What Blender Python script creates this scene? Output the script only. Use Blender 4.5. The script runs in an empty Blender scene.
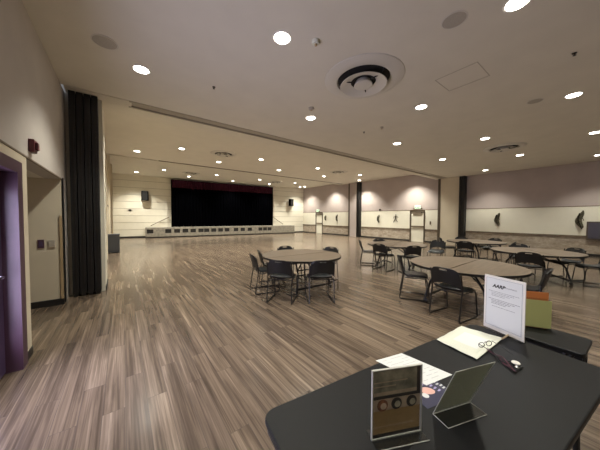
import bpy, bmesh, math, random
from mathutils import Vector, Matrix
S = bpy.context.scene
COL = S.collection
R = math.radians
random.seed(7)

# ------------------------------------------------------------------ camera
CAM_H = 1.6
yaw, pit, rl = R(36.8), R(1.75), R(.25)
Fv = Vector((math.sin(yaw) * math.cos(pit), math.cos(yaw) * math.cos(pit), -math.sin(pit)))
Rv = Vector((math.cos(yaw), -math.sin(yaw), 0))
Uv = Rv.cross(Fv)
R2 = Rv * math.cos(rl) + Uv * math.sin(rl)
U2 = Uv * math.cos(rl) - Rv * math.sin(rl)
cd = bpy.data.cameras.new('camera')
cam = bpy.data.objects.new('camera', cd)
COL.objects.link(cam)
M = Matrix((R2, U2, -Fv)).transposed().to_4x4()
M.translation = Vector((0, 0, CAM_H))
cam.matrix_world = M
cd.sensor_width = 36
cd.lens = 237.5 * 36 / 600
cd.clip_start = .05
S.camera = cam

# ------------------------------------------------------------------ world, exposure
w = bpy.data.worlds.new('world')
S.world = w
w.use_nodes = True
w.node_tree.nodes['Background'].inputs[0].default_value = (.55, .62, .8, 1)
w.node_tree.nodes['Background'].inputs[1].default_value = .6
S.view_settings.view_transform = 'Standard'
S.view_settings.look = 'None'
S.view_settings.gamma = 1
S.view_settings.use_curve_mapping = False
S.view_settings.exposure = 0.2
LAMP_NEAR = 330
LAMP_FAR = 950
LAMP_COL = (1, .97, .85)
DAY_W = 150

# ------------------------------------------------------------------ helpers
def nodes(name):
    m = bpy.data.materials.new(name)
    m.use_nodes = True
    nt = m.node_tree
    return m, nt, nt.nodes['Principled BSDF']

def mat(name, col, rough=.6, metal=0, noise=0, nscale=20, bump=0, emis=None, estr=0, spec=.5):
    m, nt, b = nodes(name)
    b.inputs['Base Color'].default_value = (*col, 1)
    b.inputs['Roughness'].default_value = rough
    b.inputs['Metallic'].default_value = metal
    b.inputs['Specular IOR Level'].default_value = spec
    if noise or bump:
        tc = nt.nodes.new('ShaderNodeTexCoord')
        n = nt.nodes.new('ShaderNodeTexNoise')
        n.inputs['Scale'].default_value = nscale
        n.inputs['Detail'].default_value = 5
        nt.links.new(tc.outputs['Object'], n.inputs['Vector'])
        if noise:
            r = nt.nodes.new('ShaderNodeValToRGB')
            r.color_ramp.elements[0].position = .3
            r.color_ramp.elements[1].position = .7
            r.color_ramp.elements[0].color = (*[c * (1 - noise) for c in col], 1)
            r.color_ramp.elements[1].color = (*[min(1, c * (1 + noise)) for c in col], 1)
            nt.links.new(n.outputs['Fac'], r.inputs[0])
            nt.links.new(r.outputs[0], b.inputs['Base Color'])
        if bump:
            bp = nt.nodes.new('ShaderNodeBump')
            bp.inputs['Strength'].default_value = bump
            bp.inputs['Distance'].default_value = .01
            nt.links.new(n.outputs['Fac'], bp.inputs['Height'])
            nt.links.new(bp.outputs[0], b.inputs['Normal'])
    if emis:
        b.inputs['Emission Color'].default_value = (*emis, 1)
        b.inputs['Emission Strength'].default_value = estr
    return m

def floor_mat():
    m, nt, b = nodes('floor_planks')
    L = nt.links.new
    tc = nt.nodes.new('ShaderNodeTexCoord')
    mp = nt.nodes.new('ShaderNodeMapping')
    mp.inputs['Rotation'].default_value = (0, 0, R(90))
    L(tc.outputs['Object'], mp.inputs['Vector'])
    br = nt.nodes.new('ShaderNodeTexBrick')
    br.offset = .37
    br.inputs['Scale'].default_value = 1
    br.inputs['Brick Width'].default_value = 1.22
    br.inputs['Row Height'].default_value = .152
    br.inputs['Mortar Size'].default_value = .0018
    br.inputs['Mortar Smooth'].default_value = .1
    br.inputs['Bias'].default_value = 0
    br.inputs['Color1'].default_value = (0, 0, 0, 1)
    br.inputs['Color2'].default_value = (1, 1, 1, 1)
    br.inputs['Mortar'].default_value = (.5, .5, .5, 1)
    L(mp.outputs[0], br.inputs['Vector'])
    # grain: noise stretched along planks, shifted per plank
    sc = nt.nodes.new('ShaderNodeMapping')
    sc.inputs['Scale'].default_value = (13, .7, 1)
    L(tc.outputs['Object'], sc.inputs['Vector'])
    ad = nt.nodes.new('ShaderNodeVectorMath')
    ad.operation = 'ADD'
    mu = nt.nodes.new('ShaderNodeVectorMath')
    mu.operation = 'SCALE'
    mu.inputs['Scale'].default_value = 17
    L(br.outputs['Color'], mu.inputs[0])
    L(sc.outputs[0], ad.inputs[0])
    L(mu.outputs[0], ad.inputs[1])
    n1 = nt.nodes.new('ShaderNodeTexNoise')
    n1.inputs['Scale'].default_value = 1.0
    n1.inputs['Detail'].default_value = 6
    n1.inputs['Roughness'].default_value = .58
    n1.inputs['Distortion'].default_value = .35
    L(ad.outputs[0], n1.inputs['Vector'])
    r = nt.nodes.new('ShaderNodeValToRGB')
    e = r.color_ramp.elements
    e[0].position = .30
    e[0].color = (.040, .030, .022, 1)
    e[1].position = .76
    e[1].color = (.34, .27, .195, 1)
    x = e.new(.46)
    x.color = (.105, .078, .056, 1)
    x = e.new(.58)
    x.color = (.180, .137, .099, 1)
    n2 = nt.nodes.new('ShaderNodeTexNoise')
    n2.inputs['Scale'].default_value = 1.0
    n2.inputs['Detail'].default_value = 3
    sc2 = nt.nodes.new('ShaderNodeVectorMath')
    sc2.operation = 'MULTIPLY'
    sc2.inputs[1].default_value = (5.5, 1.3, 1)
    L(ad.outputs[0], sc2.inputs[0])
    L(sc2.outputs[0], n2.inputs['Vector'])
    mxn = nt.nodes.new('ShaderNodeMix')
    mxn.inputs[0].default_value = .36
    L(n1.outputs['Fac'], mxn.inputs[2])
    L(n2.outputs['Fac'], mxn.inputs[3])
    L(mxn.outputs[0], r.inputs[0])
    # per-plank tint
    mx = nt.nodes.new('ShaderNodeMix')
    mx.data_type = 'RGBA'
    mx.blend_type = 'MULTIPLY'
    mx.inputs[0].default_value = 1
    r2 = nt.nodes.new('ShaderNodeValToRGB')
    r2.color_ramp.elements[0].color = (.78, .76, .76, 1)
    r2.color_ramp.elements[1].color = (1.0, .98, .95, 1)
    L(br.outputs['Color'], r2.inputs[0])
    L(r.outputs[0], mx.inputs[6])
    L(r2.outputs[0], mx.inputs[7])
    # seams
    m2 = nt.nodes.new('ShaderNodeMix')
    m2.data_type = 'RGBA'
    L(br.outputs['Fac'], m2.inputs[0])
    L(mx.outputs[2], m2.inputs[6])
    m2.inputs[7].default_value = (.08, .063, .05, 1)
    L(m2.outputs[2], b.inputs['Base Color'])
    rr = nt.nodes.new('ShaderNodeMapRange')
    rr.inputs['To Min'].default_value = .14
    rr.inputs['To Max'].default_value = .30
    L(n1.outputs['Fac'], rr.inputs[0])
    L(rr.outputs[0], b.inputs['Roughness'])
    bp = nt.nodes.new('ShaderNodeBump')
    bp.inputs['Strength'].default_value = .12
    bp.inputs['Distance'].default_value = .003
    L(n1.outputs['Fac'], bp.inputs['Height'])
    L(bp.outputs[0], b.inputs['Normal'])
    return m

def siding_mat():
    m, nt, b = nodes('siding_boards')
    L = nt.links.new
    tc = nt.nodes.new('ShaderNodeTexCoord')
    n = nt.nodes.new('ShaderNodeTexNoise')
    n.inputs['Scale'].default_value = 3
    L(tc.outputs['Object'], n.inputs['Vector'])
    r = nt.nodes.new('ShaderNodeValToRGB')
    r.color_ramp.elements[0].color = (.70, .66, .55, 1)
    r.color_ramp.elements[1].color = (.78, .74, .63, 1)
    L(n.outputs['Fac'], r.inputs[0])
    L(r.outputs[0], b.inputs['Base Color'])
    b.inputs['Roughness'].default_value = .6
    return m

def stone_mat():
    m, nt, b = nodes('stone_wainscot')
    L = nt.links.new
    tc = nt.nodes.new('ShaderNodeTexCoord')
    mp = nt.nodes.new('ShaderNodeMapping')
    mp.inputs['Scale'].default_value = (1.6, 1.6, 3.4)
    L(tc.outputs['Object'], mp.inputs['Vector'])
    n = nt.nodes.new('ShaderNodeTexNoise')
    n.inputs['Scale'].default_value = 2.2
    n.inputs['Detail'].default_value = 8
    n.inputs['Roughness'].default_value = .7
    L(mp.outputs[0], n.inputs['Vector'])
    r = nt.nodes.new('ShaderNodeValToRGB')
    e = r.color_ramp.elements
    e[0].position = .35
    e[0].color = (.25, .20, .15, 1)
    e[1].position = .68
    e[1].color = (.50, .43, .345, 1)
    L(n.outputs['Fac'], r.inputs[0])
    L(r.outputs[0], b.inputs['Base Color'])
    b.inputs['Roughness'].default_value = .7
    return m

def wood_top_mat():
    m, nt, b = nodes('table_laminate')
    L = nt.links.new
    tc = nt.nodes.new('ShaderNodeTexCoord')
    mp = nt.nodes.new('ShaderNodeMapping')
    mp.inputs['Scale'].default_value = (1.2, 16, 1)
    L(tc.outputs['Object'], mp.inputs['Vector'])
    n = nt.nodes.new('ShaderNodeTexNoise')
    n.inputs['Scale'].default_value = 2
    n.inputs['Detail'].default_value = 5
    L(mp.outputs[0], n.inputs['Vector'])
    r = nt.nodes.new('ShaderNodeValToRGB')
    r.color_ramp.elements[0].position = .3
    r.color_ramp.elements[1].position = .7
    r.color_ramp.elements[0].color = (.105, .078, .054, 1)
    r.color_ramp.elements[1].color = (.165, .125, .09, 1)
    L(n.outputs['Fac'], r.inputs[0])
    L(r.outputs[0], b.inputs['Base Color'])
    b.inputs['Roughness'].default_value = .38
    return m

def clear_mat():
    m, nt, b = nodes('clear_acrylic')
    tr = nt.nodes.new('ShaderNodeBsdfTransparent')
    tr.inputs[0].default_value = (.93, .94, .93, 1)
    gl = nt.nodes.new('ShaderNodeBsdfGlossy')
    gl.inputs['Roughness'].default_value = .06
    mx = nt.nodes.new('ShaderNodeMixShader')
    mx.inputs[0].default_value = .09
    nt.links.new(tr.outputs[0], mx.inputs[1])
    nt.links.new(gl.outputs[0], mx.inputs[2])
    nt.links.new(mx.outputs[0], nt.nodes['Material Output'].inputs[0])
    return m

def sheet_mat():
    m, nt, b = nodes('thin_grey_sheet')
    b.inputs['Base Color'].default_value = (.30, .30, .25, 1)
    t = nt.nodes.new('ShaderNodeBsdfTranslucent')
    t.inputs[0].default_value = (.42, .42, .34, 1)
    mx = nt.nodes.new('ShaderNodeMixShader')
    mx.inputs[0].default_value = .5
    nt.links.new(b.outputs[0], mx.inputs[1])
    nt.links.new(t.outputs[0], mx.inputs[2])
    nt.links.new(mx.outputs[0], nt.nodes['Material Output'].inputs[0])
    return m

MT = dict(
    floor=floor_mat(), siding=siding_mat(), stone=stone_mat(), top=wood_top_mat(), clear=clear_mat(), grey2=sheet_mat(),
    ceil=mat('ceiling_paint', (.69, .65, .565), .85, noise=.03, nscale=2),
    mauve=mat('mauve_paint', (.44, .375, .35), .85, noise=.05, nscale=1.5),
    cream=mat('cream_paint', (.63, .56, .43), .7, noise=.02, nscale=3),
    grey=mat('pale_wall_paint', (.50, .46, .42), .8, noise=.05, nscale=2),
    white=mat('white_panel', (.72, .69, .58), .65, noise=.02, nscale=3),
    brown=mat('dark_brown_trim', (.075, .055, .035), .5),
    rail=mat('rail_wood', (.16, .12, .08), .5, noise=.2, nscale=8),
    black=mat('black_rubber', (.012, .011, .011), .5),
    part=mat('black_partition', (.006, .0055, .0055), .5, noise=.2, nscale=3),
    slot=mat('partition_track_dark', (.2, .17, .13), .6),
    track=mat('track_metal', (.38, .34, .27), .5),
    purple=mat('purple_paint', (.075, .035, .06), .4, noise=.12, nscale=4),
    purple2=mat('purple_door_face', (.085, .055, .12), .35, noise=.15, nscale=3),
    trimw=mat('lamp_trim_white', (.75, .72, .66), .4),
    lens=mat('lamp_lens', (1, 1, 1), .4, emis=(1, .96, .86), estr=14),
    diff=mat('diffuser_metal', (.62, .59, .53), .45),
    dark=mat('diffuser_dark', (.02, .018, .016), .8),
    spk=mat('speaker_grille', (.42, .385, .33), .7, noise=.1, nscale=150),
    plast=mat('chair_plastic', (.0045, .0045, .0055), .45, noise=.1, nscale=30),
    pad=mat('chair_seat_pad', (.016, .019, .021), .35, noise=.15, nscale=60),
    steel=mat('chair_steel', (.03, .027, .025), .35, metal=.6),
    blk=mat('black_steel', (.012, .012, .012), .4, metal=.2),
    tblack=mat('black_table_plastic', (.007, .0073, .008), .5, spec=.25, bump=.15, nscale=300),
    vel=mat('black_velvet', (.0008, .0008, .0012), 1, spec=0),
    vin=mat('burgundy_velvet', (.035, .004, .013), .9, spec=.2),
    stagew=mat('stage_front', (.26, .235, .19), .6, noise=.3, nscale=6),
    paper=mat('white_paper', (.70, .71, .70), .6),
    creamp=mat('cream_card', (.66, .67, .58), .6),
    ink=mat('black_ink', (.01, .01, .01), .6),
    grink=mat('grey_ink', (.22, .22, .23), .6),
    orange=mat('orange_paper', (.60, .20, .06), .6),
    yellow=mat('yellow_paper', (.46, .47, .20), .6),
    navy=mat('navy_print', (.035, .035, .07), .3),
    pink=mat('pink_print', (.72, .42, .36), .4),
    lav=mat('lavender_print', (.42, .38, .62), .4),
    mbrown=mat('menu_brown', (.45, .29, .13), .35, noise=.12, nscale=25),
    mtan=mat('menu_tan', (.46, .36, .27), .35, noise=.15, nscale=40),
    mdark=mat('menu_dark', (.04, .033, .03), .3),
    mgreen=mat('menu_green_grey', (.27, .25, .19), .3, noise=.5, nscale=22),
    mred=mat('menu_food', (.22, .09, .05), .35, noise=.6, nscale=60),
    redbox=mat('alarm_red', (.10, .015, .02), .4),
    bronze=mat('sculpture_bronze', (.13, .12, .08), .4, metal=.4, noise=.5, nscale=12),
    bronzed=mat('sculpture_dark', (.02, .018, .012), .4, metal=.4),
    exitp=mat('exit_panel', (.7, .85, .65), .5, emis=(.65, .95, .65), estr=.6),
    exitl=mat('exit_green', (.01, .25, .07), .5),
    screen=mat('screen_grey', (.055, .048, .058), .3),
    bin=mat('slate_cabinet', (.05, .052, .06), .5),
    red=mat('cord_maroon', (.10, .02, .04), .4),
    tan=mat('pencil_tan', (.42, .31, .18), .5),
    chrome=mat('bright_metal', (.7, .7, .7), .2, metal=1),
    hatch=mat('hatch_line', (.42, .38, .31), .7),
)

def link(o, parent=None):
    COL.objects.link(o)
    if parent:
        o.parent = parent
    return o

def tag(o, label=None, cat=None, group=None, kind=None):
    if label: o['label'] = label
    if cat: o['category'] = cat
    if group: o['group'] = group
    if kind: o['kind'] = kind
    return o

def thing(name, label, cat, loc=(0, 0, 0), rz=0, group=None):
    o = bpy.data.objects.new(name, None)
    o.empty_display_size = .1
    link(o)
    o.location = loc
    o.rotation_euler = (0, 0, rz)
    return tag(o, label, cat, group)

class MB:
    """collects shapes into one mesh"""
    def __init__(s):
        s.b = bmesh.new()
    def box(s, x0, x1, y0, y1, z0, z1):
        b = s.b
        v = [b.verts.new((x, y, z)) for x in (x0, x1) for y in (y0, y1) for z in (z0, z1)]
        for f in ((0, 1, 3, 2), (4, 6, 7, 5), (0, 4, 5, 1), (2, 3, 7, 6), (0, 2, 6, 4), (1, 5, 7, 3)):
            b.faces.new([v[i] for i in f])
        return s
    def prism(s, pts, z0, z1):
        b = s.b
        lo = [b.verts.new((p[0], p[1], z0)) for p in pts]
        hi = [b.verts.new((p[0], p[1], z1)) for p in pts]
        n = len(pts)
        b.faces.new(hi)
        b.faces.new(lo[::-1])
        for i in range(n):
            b.faces.new((lo[i], lo[(i + 1) % n], hi[(i + 1) % n], hi[i]))
        return s
    def slab(s, pts, th):
        """closed polygon of 3d points given thickness along its normal"""
        P = [Vector(p) for p in pts]
        n = (P[1] - P[0]).cross(P[2] - P[0]).normalized() * th
        b = s.b
        a = [b.verts.new(p) for p in P]
        c = [b.verts.new(p - n) for p in P]
        b.faces.new(a)
        b.faces.new(c[::-1])
        k = len(P)
        for i in range(k):
            b.faces.new((a[i], c[i], c[(i + 1) % k], a[(i + 1) % k]))
        return s
    def tube(s, pts, r, n=6, closed=False):
        b = s.b
        P = [Vector(p) for p in pts]
        k = len(P)
        rings = []
        up = None
        for i in range(k):
            if closed:
                t = (P[(i + 1) % k] - P[i - 1]).normalized()
            else:
                t = (P[min(i + 1, k - 1)] - P[max(i - 1, 0)]).normalized()
            if up is None:
                up = Vector((0, 0, 1)) if abs(t.z) < .9 else Vector((1, 0, 0))
            sd = t.cross(up)
            if sd.length < 1e-4:
                sd = t.cross(Vector((.3, 1, .2)))
            sd.normalize()
            up = sd.cross(t).normalized()
            rings.append([b.verts.new(P[i] + (sd * math.cos(a) + up * math.sin(a)) * r)
                          for a in [2 * math.pi * j / n for j in range(n)]])
        for i in range(k if closed else k - 1):
            A, B = rings[i], rings[(i + 1) % k]
            for j in range(n):
                b.faces.new((A[j], A[(j + 1) % n], B[(j + 1) % n], B[j]))
        if not closed:
            b.faces.new(rings[0][::-1])
            b.faces.new(rings[-1])
        return s
    def lathe(s, prof, n=32, c=(0, 0, 0), cap=True):
        b = s.b
        rings = []
        for r, z in prof:
            rings.append([b.verts.new((c[0] + r * math.cos(2 * math.pi * j / n), c[1] + r * math.sin(2 * math.pi * j / n), c[2] + z)) for j in range(n)])
        for A, B in zip(rings, rings[1:]):
            for j in range(n):
                b.faces.new((A[j], A[(j + 1) % n], B[(j + 1) % n], B[j]))
        if cap:
            b.faces.new(rings[0][::-1])
            b.faces.new(rings[-1])
        return s
    def grid(s, f, nu, nv, th, skip=None):
        """thick sheet: f(u,v)->Vector, u,v in 0..1"""
        b = s.b
        g = [[Vector(f(i / nu, j / nv)) for j in range(nv + 1)] for i in range(nu + 1)]
        def nrm(i, j):
            a = g[min(i + 1, nu)][j] - g[max(i - 1, 0)][j]
            c = g[i][min(j + 1, nv)] - g[i][max(j - 1, 0)]
            return a.cross(c).normalized()
        T = [[b.verts.new(g[i][j] + nrm(i, j) * th / 2) for j in range(nv + 1)] for i in range(nu + 1)]
        B = [[b.verts.new(g[i][j] - nrm(i, j) * th / 2) for j in range(nv + 1)] for i in range(nu + 1)]
        keep = lambda i, j: 0 <= i < nu and 0 <= j < nv and not (skip and skip(i, j))
        for i in range(nu):
            for j in range(nv):
                if not keep(i, j):
                    continue
                b.faces.new((T[i][j], T[i + 1][j], T[i + 1][j + 1], T[i][j + 1]))
                b.faces.new((B[i][j], B[i][j + 1], B[i + 1][j + 1], B[i + 1][j]))
                for (di, dj, p, q) in ((-1, 0, (i, j), (i, j + 1)), (1, 0, (i + 1, j + 1), (i + 1, j)), (0, -1, (i + 1, j), (i, j)), (0, 1, (i, j + 1), (i + 1, j + 1))):
                    if not keep(i + di, j + dj):
                        b.faces.new((T[p[0]][p[1]], T[q[0]][q[1]], B[q[0]][q[1]], B[p[0]][p[1]]))
        return s
    def move(s, m):
        bmesh.ops.transform(s.b, matrix=m, verts=s.b.verts)
        return s
    def build(s, name, m, parent=None, smooth=False, bevel=0):
        bmesh.ops.remove_doubles(s.b, verts=s.b.verts, dist=1e-6)
        bmesh.ops.recalc_face_normals(s.b, faces=s.b.faces)
        me = bpy.data.meshes.new(name)
        s.b.to_mesh(me)
        s.b.free()
        me.materials.append(m)
        if smooth:
            for p in me.polygons:
                p.use_smooth = True
        o = bpy.data.objects.new(name, me)
        link(o, parent)
        if smooth:
            md = o.modifiers.new('edge', 'EDGE_SPLIT')
            md.split_angle = R(40)
        if bevel:
            md = o.modifiers.new('bevel', 'BEVEL')
            md.width = bevel
            md.segments = 2
            md.limit_method = 'ANGLE'
        return o

def box(name, m, x0, x1, y0, y1, z0, z1, parent=None, bevel=0):
    return MB().box(x0, x1, y0, y1, z0, z1).build(name, m, parent, bevel=bevel)

def struct(o):
    o['kind'] = 'structure'
    return o

def copy_tree(o, parent=None):
    c = o.copy()
    COL.objects.link(c)
    c.parent = parent
    for ch in [q for q in o.children]:
        copy_tree(ch, c)
    return c

def text(name, body, size, m, parent, loc, rot, extrude=.0004, bold=0, shear=0, align='LEFT', sx=1):
    cu = bpy.data.curves.new(name, 'FONT')
    cu.body = body
    cu.size = size
    cu.extrude = extrude
    cu.offset = bold
    cu.shear = shear
    cu.align_x = align
    tmp = bpy.data.objects.new('tmp', cu)
    COL.objects.link(tmp)
    dg = bpy.context.evaluated_depsgraph_get()
    me = bpy.data.meshes.new_from_object(tmp.evaluated_get(dg))
    me.name = name
    bpy.data.objects.remove(tmp)
    me.materials.clear()
    me.materials.append(m)
    o = bpy.data.objects.new(name, me)
    link(o, parent)
    o.location = loc
    o.rotation_euler = rot
    o.scale = (sx, 1, 1)
    return o

# ------------------------------------------------------------------ room shell
H1, H2, H3 = 4.06, 4.6, 4.80
XR = 16.1
XL, XLF = -.88, -.56
YB = -3.2
P0, P1 = Vector((-.45, 22.3)), Vector((XR, 20.9))
BU = (P1 - P0).normalized()
BANG = math.atan2(BU.y, BU.x)
Y1, Y2 = 7.0, 15.3           # edges of the first and second dropped bands
def backY(x): return P0.y + (x - P0.x) * BU.y / BU.x

struct(box('floor', MT['floor'], -4.2, XR + .3, YB - .2, 23.2, -.1, 0))
# ceiling: near part, middle part, far part, each with its own height
struct(box('ceiling', MT['ceil'], -4.2, XR + .3, YB - .2, 6.25, H1, H1 + .15))
struct(box('ceiling', MT['ceil'], -4.2, XR + .3, 6.62, Y1, H1, H2 + .2))
struct(box('ceiling', MT['ceil'], -4.2, XR + .3, Y1, 14.6, H2, H2 + .15))
struct(box('ceiling', MT['ceil'], -4.2, XR + .3, 14.8, Y2, H2, H3 + .2))
struct(box('ceiling', MT['ceil'], -4.2, XR + .3, Y2, 23.2, H3, H3 + .15))
# partition tracks in the slots
tr = MB().box(-.33, XR, 6.25, 6.62, H1 + .02, H1 + .15)
struct(tr.build('trim_1', MT['track']))
struct(MB().box(.15, XR - .3, 6.25, 6.31, H1 - .012, H1 + .06).box(.15, XR - .3, 6.56, 6.62, H1 - .012, H1 + .06).build('trim_2', MT['track']))
struct(box('trim_3', MT['ceil'], -.85, .2, 6.27, 6.60, H1 - .006, H1 + .05))
struct(box('trim_4', MT['track'], -.45, XR, 14.6, 14.8, H2 + .04, H2 + .15))
struct(MB().box(1.6, XR - .4, 14.6, 14.64, H2 - .008, H2 + .04).box(1.6, XR - .4, 14.76, 14.8, H2 - .008, H2 + .04).build('trim_5', MT['slot']))

# left wall, near section: glazed door, pier, opening to a side passage
DY0, DY1 = 1.9, 3.78
w_ = MB()
w_.box(XL - .2, XL, YB, DY0 - .05, 0, H1)
w_.box(XL - .2, XL, DY0 - .05, DY1 + .05, 2.17, H1)
w_.box(XL - .2, XL, DY1 + .05, 4.06, 0, H1)
w_.box(XL - .2, XL, 4.06, 6.08, 2.27, H1)
w_.box(XL - .2, XL, 6.08, 6.42, 0, H1)
struct(w_.build('wall_left', MT['grey']))
# cream surround of the door and pier, slightly proud; thin dark reveal over it
struct(MB().box(XL, XL + .012, DY1 + .05, 4.06, .09, 2.27).box(XL, XL + .012, DY0 - .3, DY1 + .05, 2.17, 2.27).build('trim_6', MT['cream']))
struct(box('trim_7', MT['rail'], XL, XL + .018, DY0 - .3, 6.06, 2.27, 2.29))
struct(box('baseboard_left', MT['black'], XL, XL + .02, DY1 + .02, 4.065, 0, .09))
# passage
struct(box('wall_passage_far', MT['cream'], -3.6, XL - .0, 6.05, 6.20, 0, 2.30))
struct(box('wall_passage_near', MT['cream'], -3.6, XL - .21, 3.9, 4.06, 0, 2.30))
struct(box('wall_passage_end', MT['cream'], -3.8, -3.6, 3.9, 6.2, 0, 2.30))
struct(box('ceiling_passage', MT['ceil'], -3.8, XL - .2, 3.9, 6.2, 2.27, 2.40))
struct(box('baseboard_passage', MT['black'], -3.6, XL + .01, 6.02, 6.05, 0, .11))
struct(box('trim_8', MT['tan'], XL - .03, XL + .003, 6.025, 6.052, .11, 1.62))
struct(box('trim_9', MT['black'], XL + .0, XL + .012, 6.18, 6.22, 0, 2.32))
# door 1: purple frame with glazed leaf
d = MB().box(XL - .16, XL + .03, DY1 - .10, DY1 + .05, 0, 2.17).box(XL - .16, XL + .03, DY0 - .05, DY1 - .1, 2.05, 2.17).box(XL - .16, XL + .03, DY0 - .05, DY0 + .05, 0, 2.17).build('door_1', MT['purple'])
struct(d)
MB().box(XL - .14, XL - .09, DY1 - .24, DY1 - .105, .02, 2.05).box(XL - .14, XL - .09, DY0 + .05, DY0 + .2, .02, 2.05).box(XL - .14, XL - .09, DY0 + .2, DY1 - .24, 1.85, 2.05).box(XL - .14, XL - .09, DY0 + .2, DY1 - .24, .02, .28).build('door_leaf', MT['purple2'], d)
box('glass', MT['clear'], XL - .12, XL - .11, DY0 + .2, DY1 - .24, .28, 1.85, d)
MB().tube([(XL - .09, 3.5, 1.02), (XL - .04, 3.5, 1.02), (XL - .04, 3.15, 1.02), (XL - .09, 3.15, 1.02)], .014).build('door_handle', MT['chrome'], d)

# block at end of first partition pocket, then the far left wall
struct(box('wall_left_pocket', MT['white'], XL - .2, -.31, 6.62, 7.35, 0, H1))
struct(box('wall_left_pocket', MT['grey'], XL - .3, XL, 6.42, 6.62, 0, H1))
struct(box('baseboard_pocket', MT['black'], -.31, -.295, 6.62, 7.36, 0, .1))
struct(box('wall_left_far', MT['cream'], XLF - .4, XLF, 7.35, 22.6, 0, H3 + .1))
for i, y in enumerate((8.9, 11.4, 14.9, 18.4)):
    struct(box('trim_%d' % (20 + i), MT['cream'], XLF, XLF + .10, y, y + .35, 0, H2 if y < 14 else H3))
struct(box('trim_10', MT['rail'], XLF, XLF + .03, 7.4, 22.2, 2.1, 2.16))
struct(box('baseboard_left_far', MT['black'], XLF, XLF + .02, 7.4, 22.3, 0, .11))
dd = struct(box('door_2', MT['purple'], XLF, XLF + .05, 16.2, 17.3, 0, 2.1))
MB().tube([(XLF + .05, 16.35, 1.05), (XLF + .1, 16.35, 1.05), (XLF + .1, 16.5, 1.05)], .015).build('door_handle', MT['chrome'], dd)

# back wall: horizontal boards
LB = (P1 - P0).length
bw = MB()
jn = MB()
pitch = .537
z = .11
nb = 0
while z < H3:
    z1 = min(z + pitch - .035, H3 + .1)
    bw.box(-.3, LB + .3, 0, .2, z, z1)
    jn.box(-.3, LB + .3, .02, .2, z1, z1 + .035)
    z += pitch
bw.box(-.3, LB + .3, 0, .2, 0, .11)
jo = struct(jn.build('trim_11', mat('joint_shade', (.48, .44, .36), .7)))  # groove shade between the boards is put into the colour of these strips
jo.location = (P0.x, P0.y, 0)
jo.rotation_euler = (0, 0, BANG)
o = struct(bw.build('wall_back', MT['siding']))
o.location = (P0.x, P0.y, 0)
o.rotation_euler = (0, 0, BANG)
o = struct(box('baseboard_back', MT['black'], 0, LB, -.02, 0, 0, .12))
o.location = (P0.x, P0.y, 0)
o.rotation_euler = (0, 0, BANG)

# right wall with three bays between the partition pockets
struct(box('wall_right', MT['mauve'], XR, XR + .2, YB, 21.2, 0, H3 + .1))
doors = [(7.72, 8.58), (17.75, 18.65)]
bays = [(YB, 5.3, H1), (6.85, 12.9, H2), (14.15, 20.95, H3)]
k = 30
def segs(a, b):
    out = []
    cur = a
    for d0, d1 in doors:
        if d0 > a and d1 < b:
            out.append((cur, d0 - .06))
            cur = d1 + .06
    out.append((cur, b))
    return out
for a, b, h in bays:
    for s0, s1 in segs(a, b):
        struct(box('trim_%d' % k, MT['white'], XR - .025, XR, s0, s1, .88, 2.14)); k += 1
        struct(box('trim_%d' % k, MT['stone'], XR - .04, XR, s0, s1, .11, .80)); k += 1
        struct(box('trim_%d' % k, MT['rail'], XR - .075, XR, s0, s1, .80, .88)); k += 1
        struct(box('baseboard_right', MT['black'], XR - .055, XR, s0, s1, 0, .11))
    struct(box('trim_%d' % k, MT['rail'], XR - .032, XR, a, b, 2.14, 2.17)); k += 1
for i, (a, b) in enumerate(doors):
    d = struct(MB().box(XR - .08, XR, a - .06, a, 0, 2.14).box(XR - .08, XR, b, b + .09, 0, 2.14).box(XR - .08, XR, a, b, 2.05, 2.14).build('door_%d' % (3 + i), MT['brown']))
    box('door_leaf', MT['white'], XR - .03, XR - .001, a, b, .01, 2.05, d)
    box('door_closer', MT['rail'], XR - .10, XR - .03, a + .12, b - .1, 1.92, 2.0, d)
    box('push_bar', MT['rail'], XR - .09, XR - .03, a + .03, b - .03, 1.0, 1.09, d)
# pocket closers: cream cabinet-like doors and the dark ends of folded panels
def pocket(y0, y1, h, name, m):
    struct(box('trim_%s_jamb' % name, MT['brown'], XR - .22, XR, y1 - .07, y1 + .07, 0, h))
    struct(box('wall_right_pocket', m, XR - .20, XR, y0 + .30, y1 - .07, 0, h))
pocket(5.3, 6.72, H1, 'near', MT['cream'])
pocket(12.9, 14.10, H2, 'far', MT['mauve'])
# wall behind the camera
struct(box('wall_front', MT['grey'], XL - .2, XR + .2, YB - .2, YB, 0, H1))

# ------------------------------------------------------------------ folding partitions
def partition(name_label, x0, x1, y, zt, n, nrm_x=False):
    t = thing('folding_partition', name_label, 'partition', ((x0 + x1) / 2 if not nrm_x else x0, y, 0))
    wd = (x1 - x0) / n
    for i in range(n):
        m = MB()
        if not nrm_x:
            a = x0 + i * wd - (x0 + x1) / 2
            m.box(a + .004, a + wd - .012, 0, 1.0, .05, zt)
            MB_e = MB().box(a + wd * .45, a + wd * .62, -.012, 0, .25, zt - .7)
        else:
            a = i * wd
            m.box(-1.0, 0, a + .004, a + wd - .012, .05, zt)
            MB_e = MB().box(0, .012, a + wd * .45, a + wd * .62, .25, zt - .7)
        p = m.build('panel', MT['part'], t)
        MB_e.build('edge_strip', MT['steel'], p)
        if not nrm_x:
            MB().box(a + .02, a + wd - .03, .01, .2, .005, .05).build('bottom_seal', MT['black'], p)
    return t
partition('tall black folding partition stacked against the left wall, four panel edges showing', XL + .07, -.36, 6.42, H1 - .01, 4)
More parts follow.
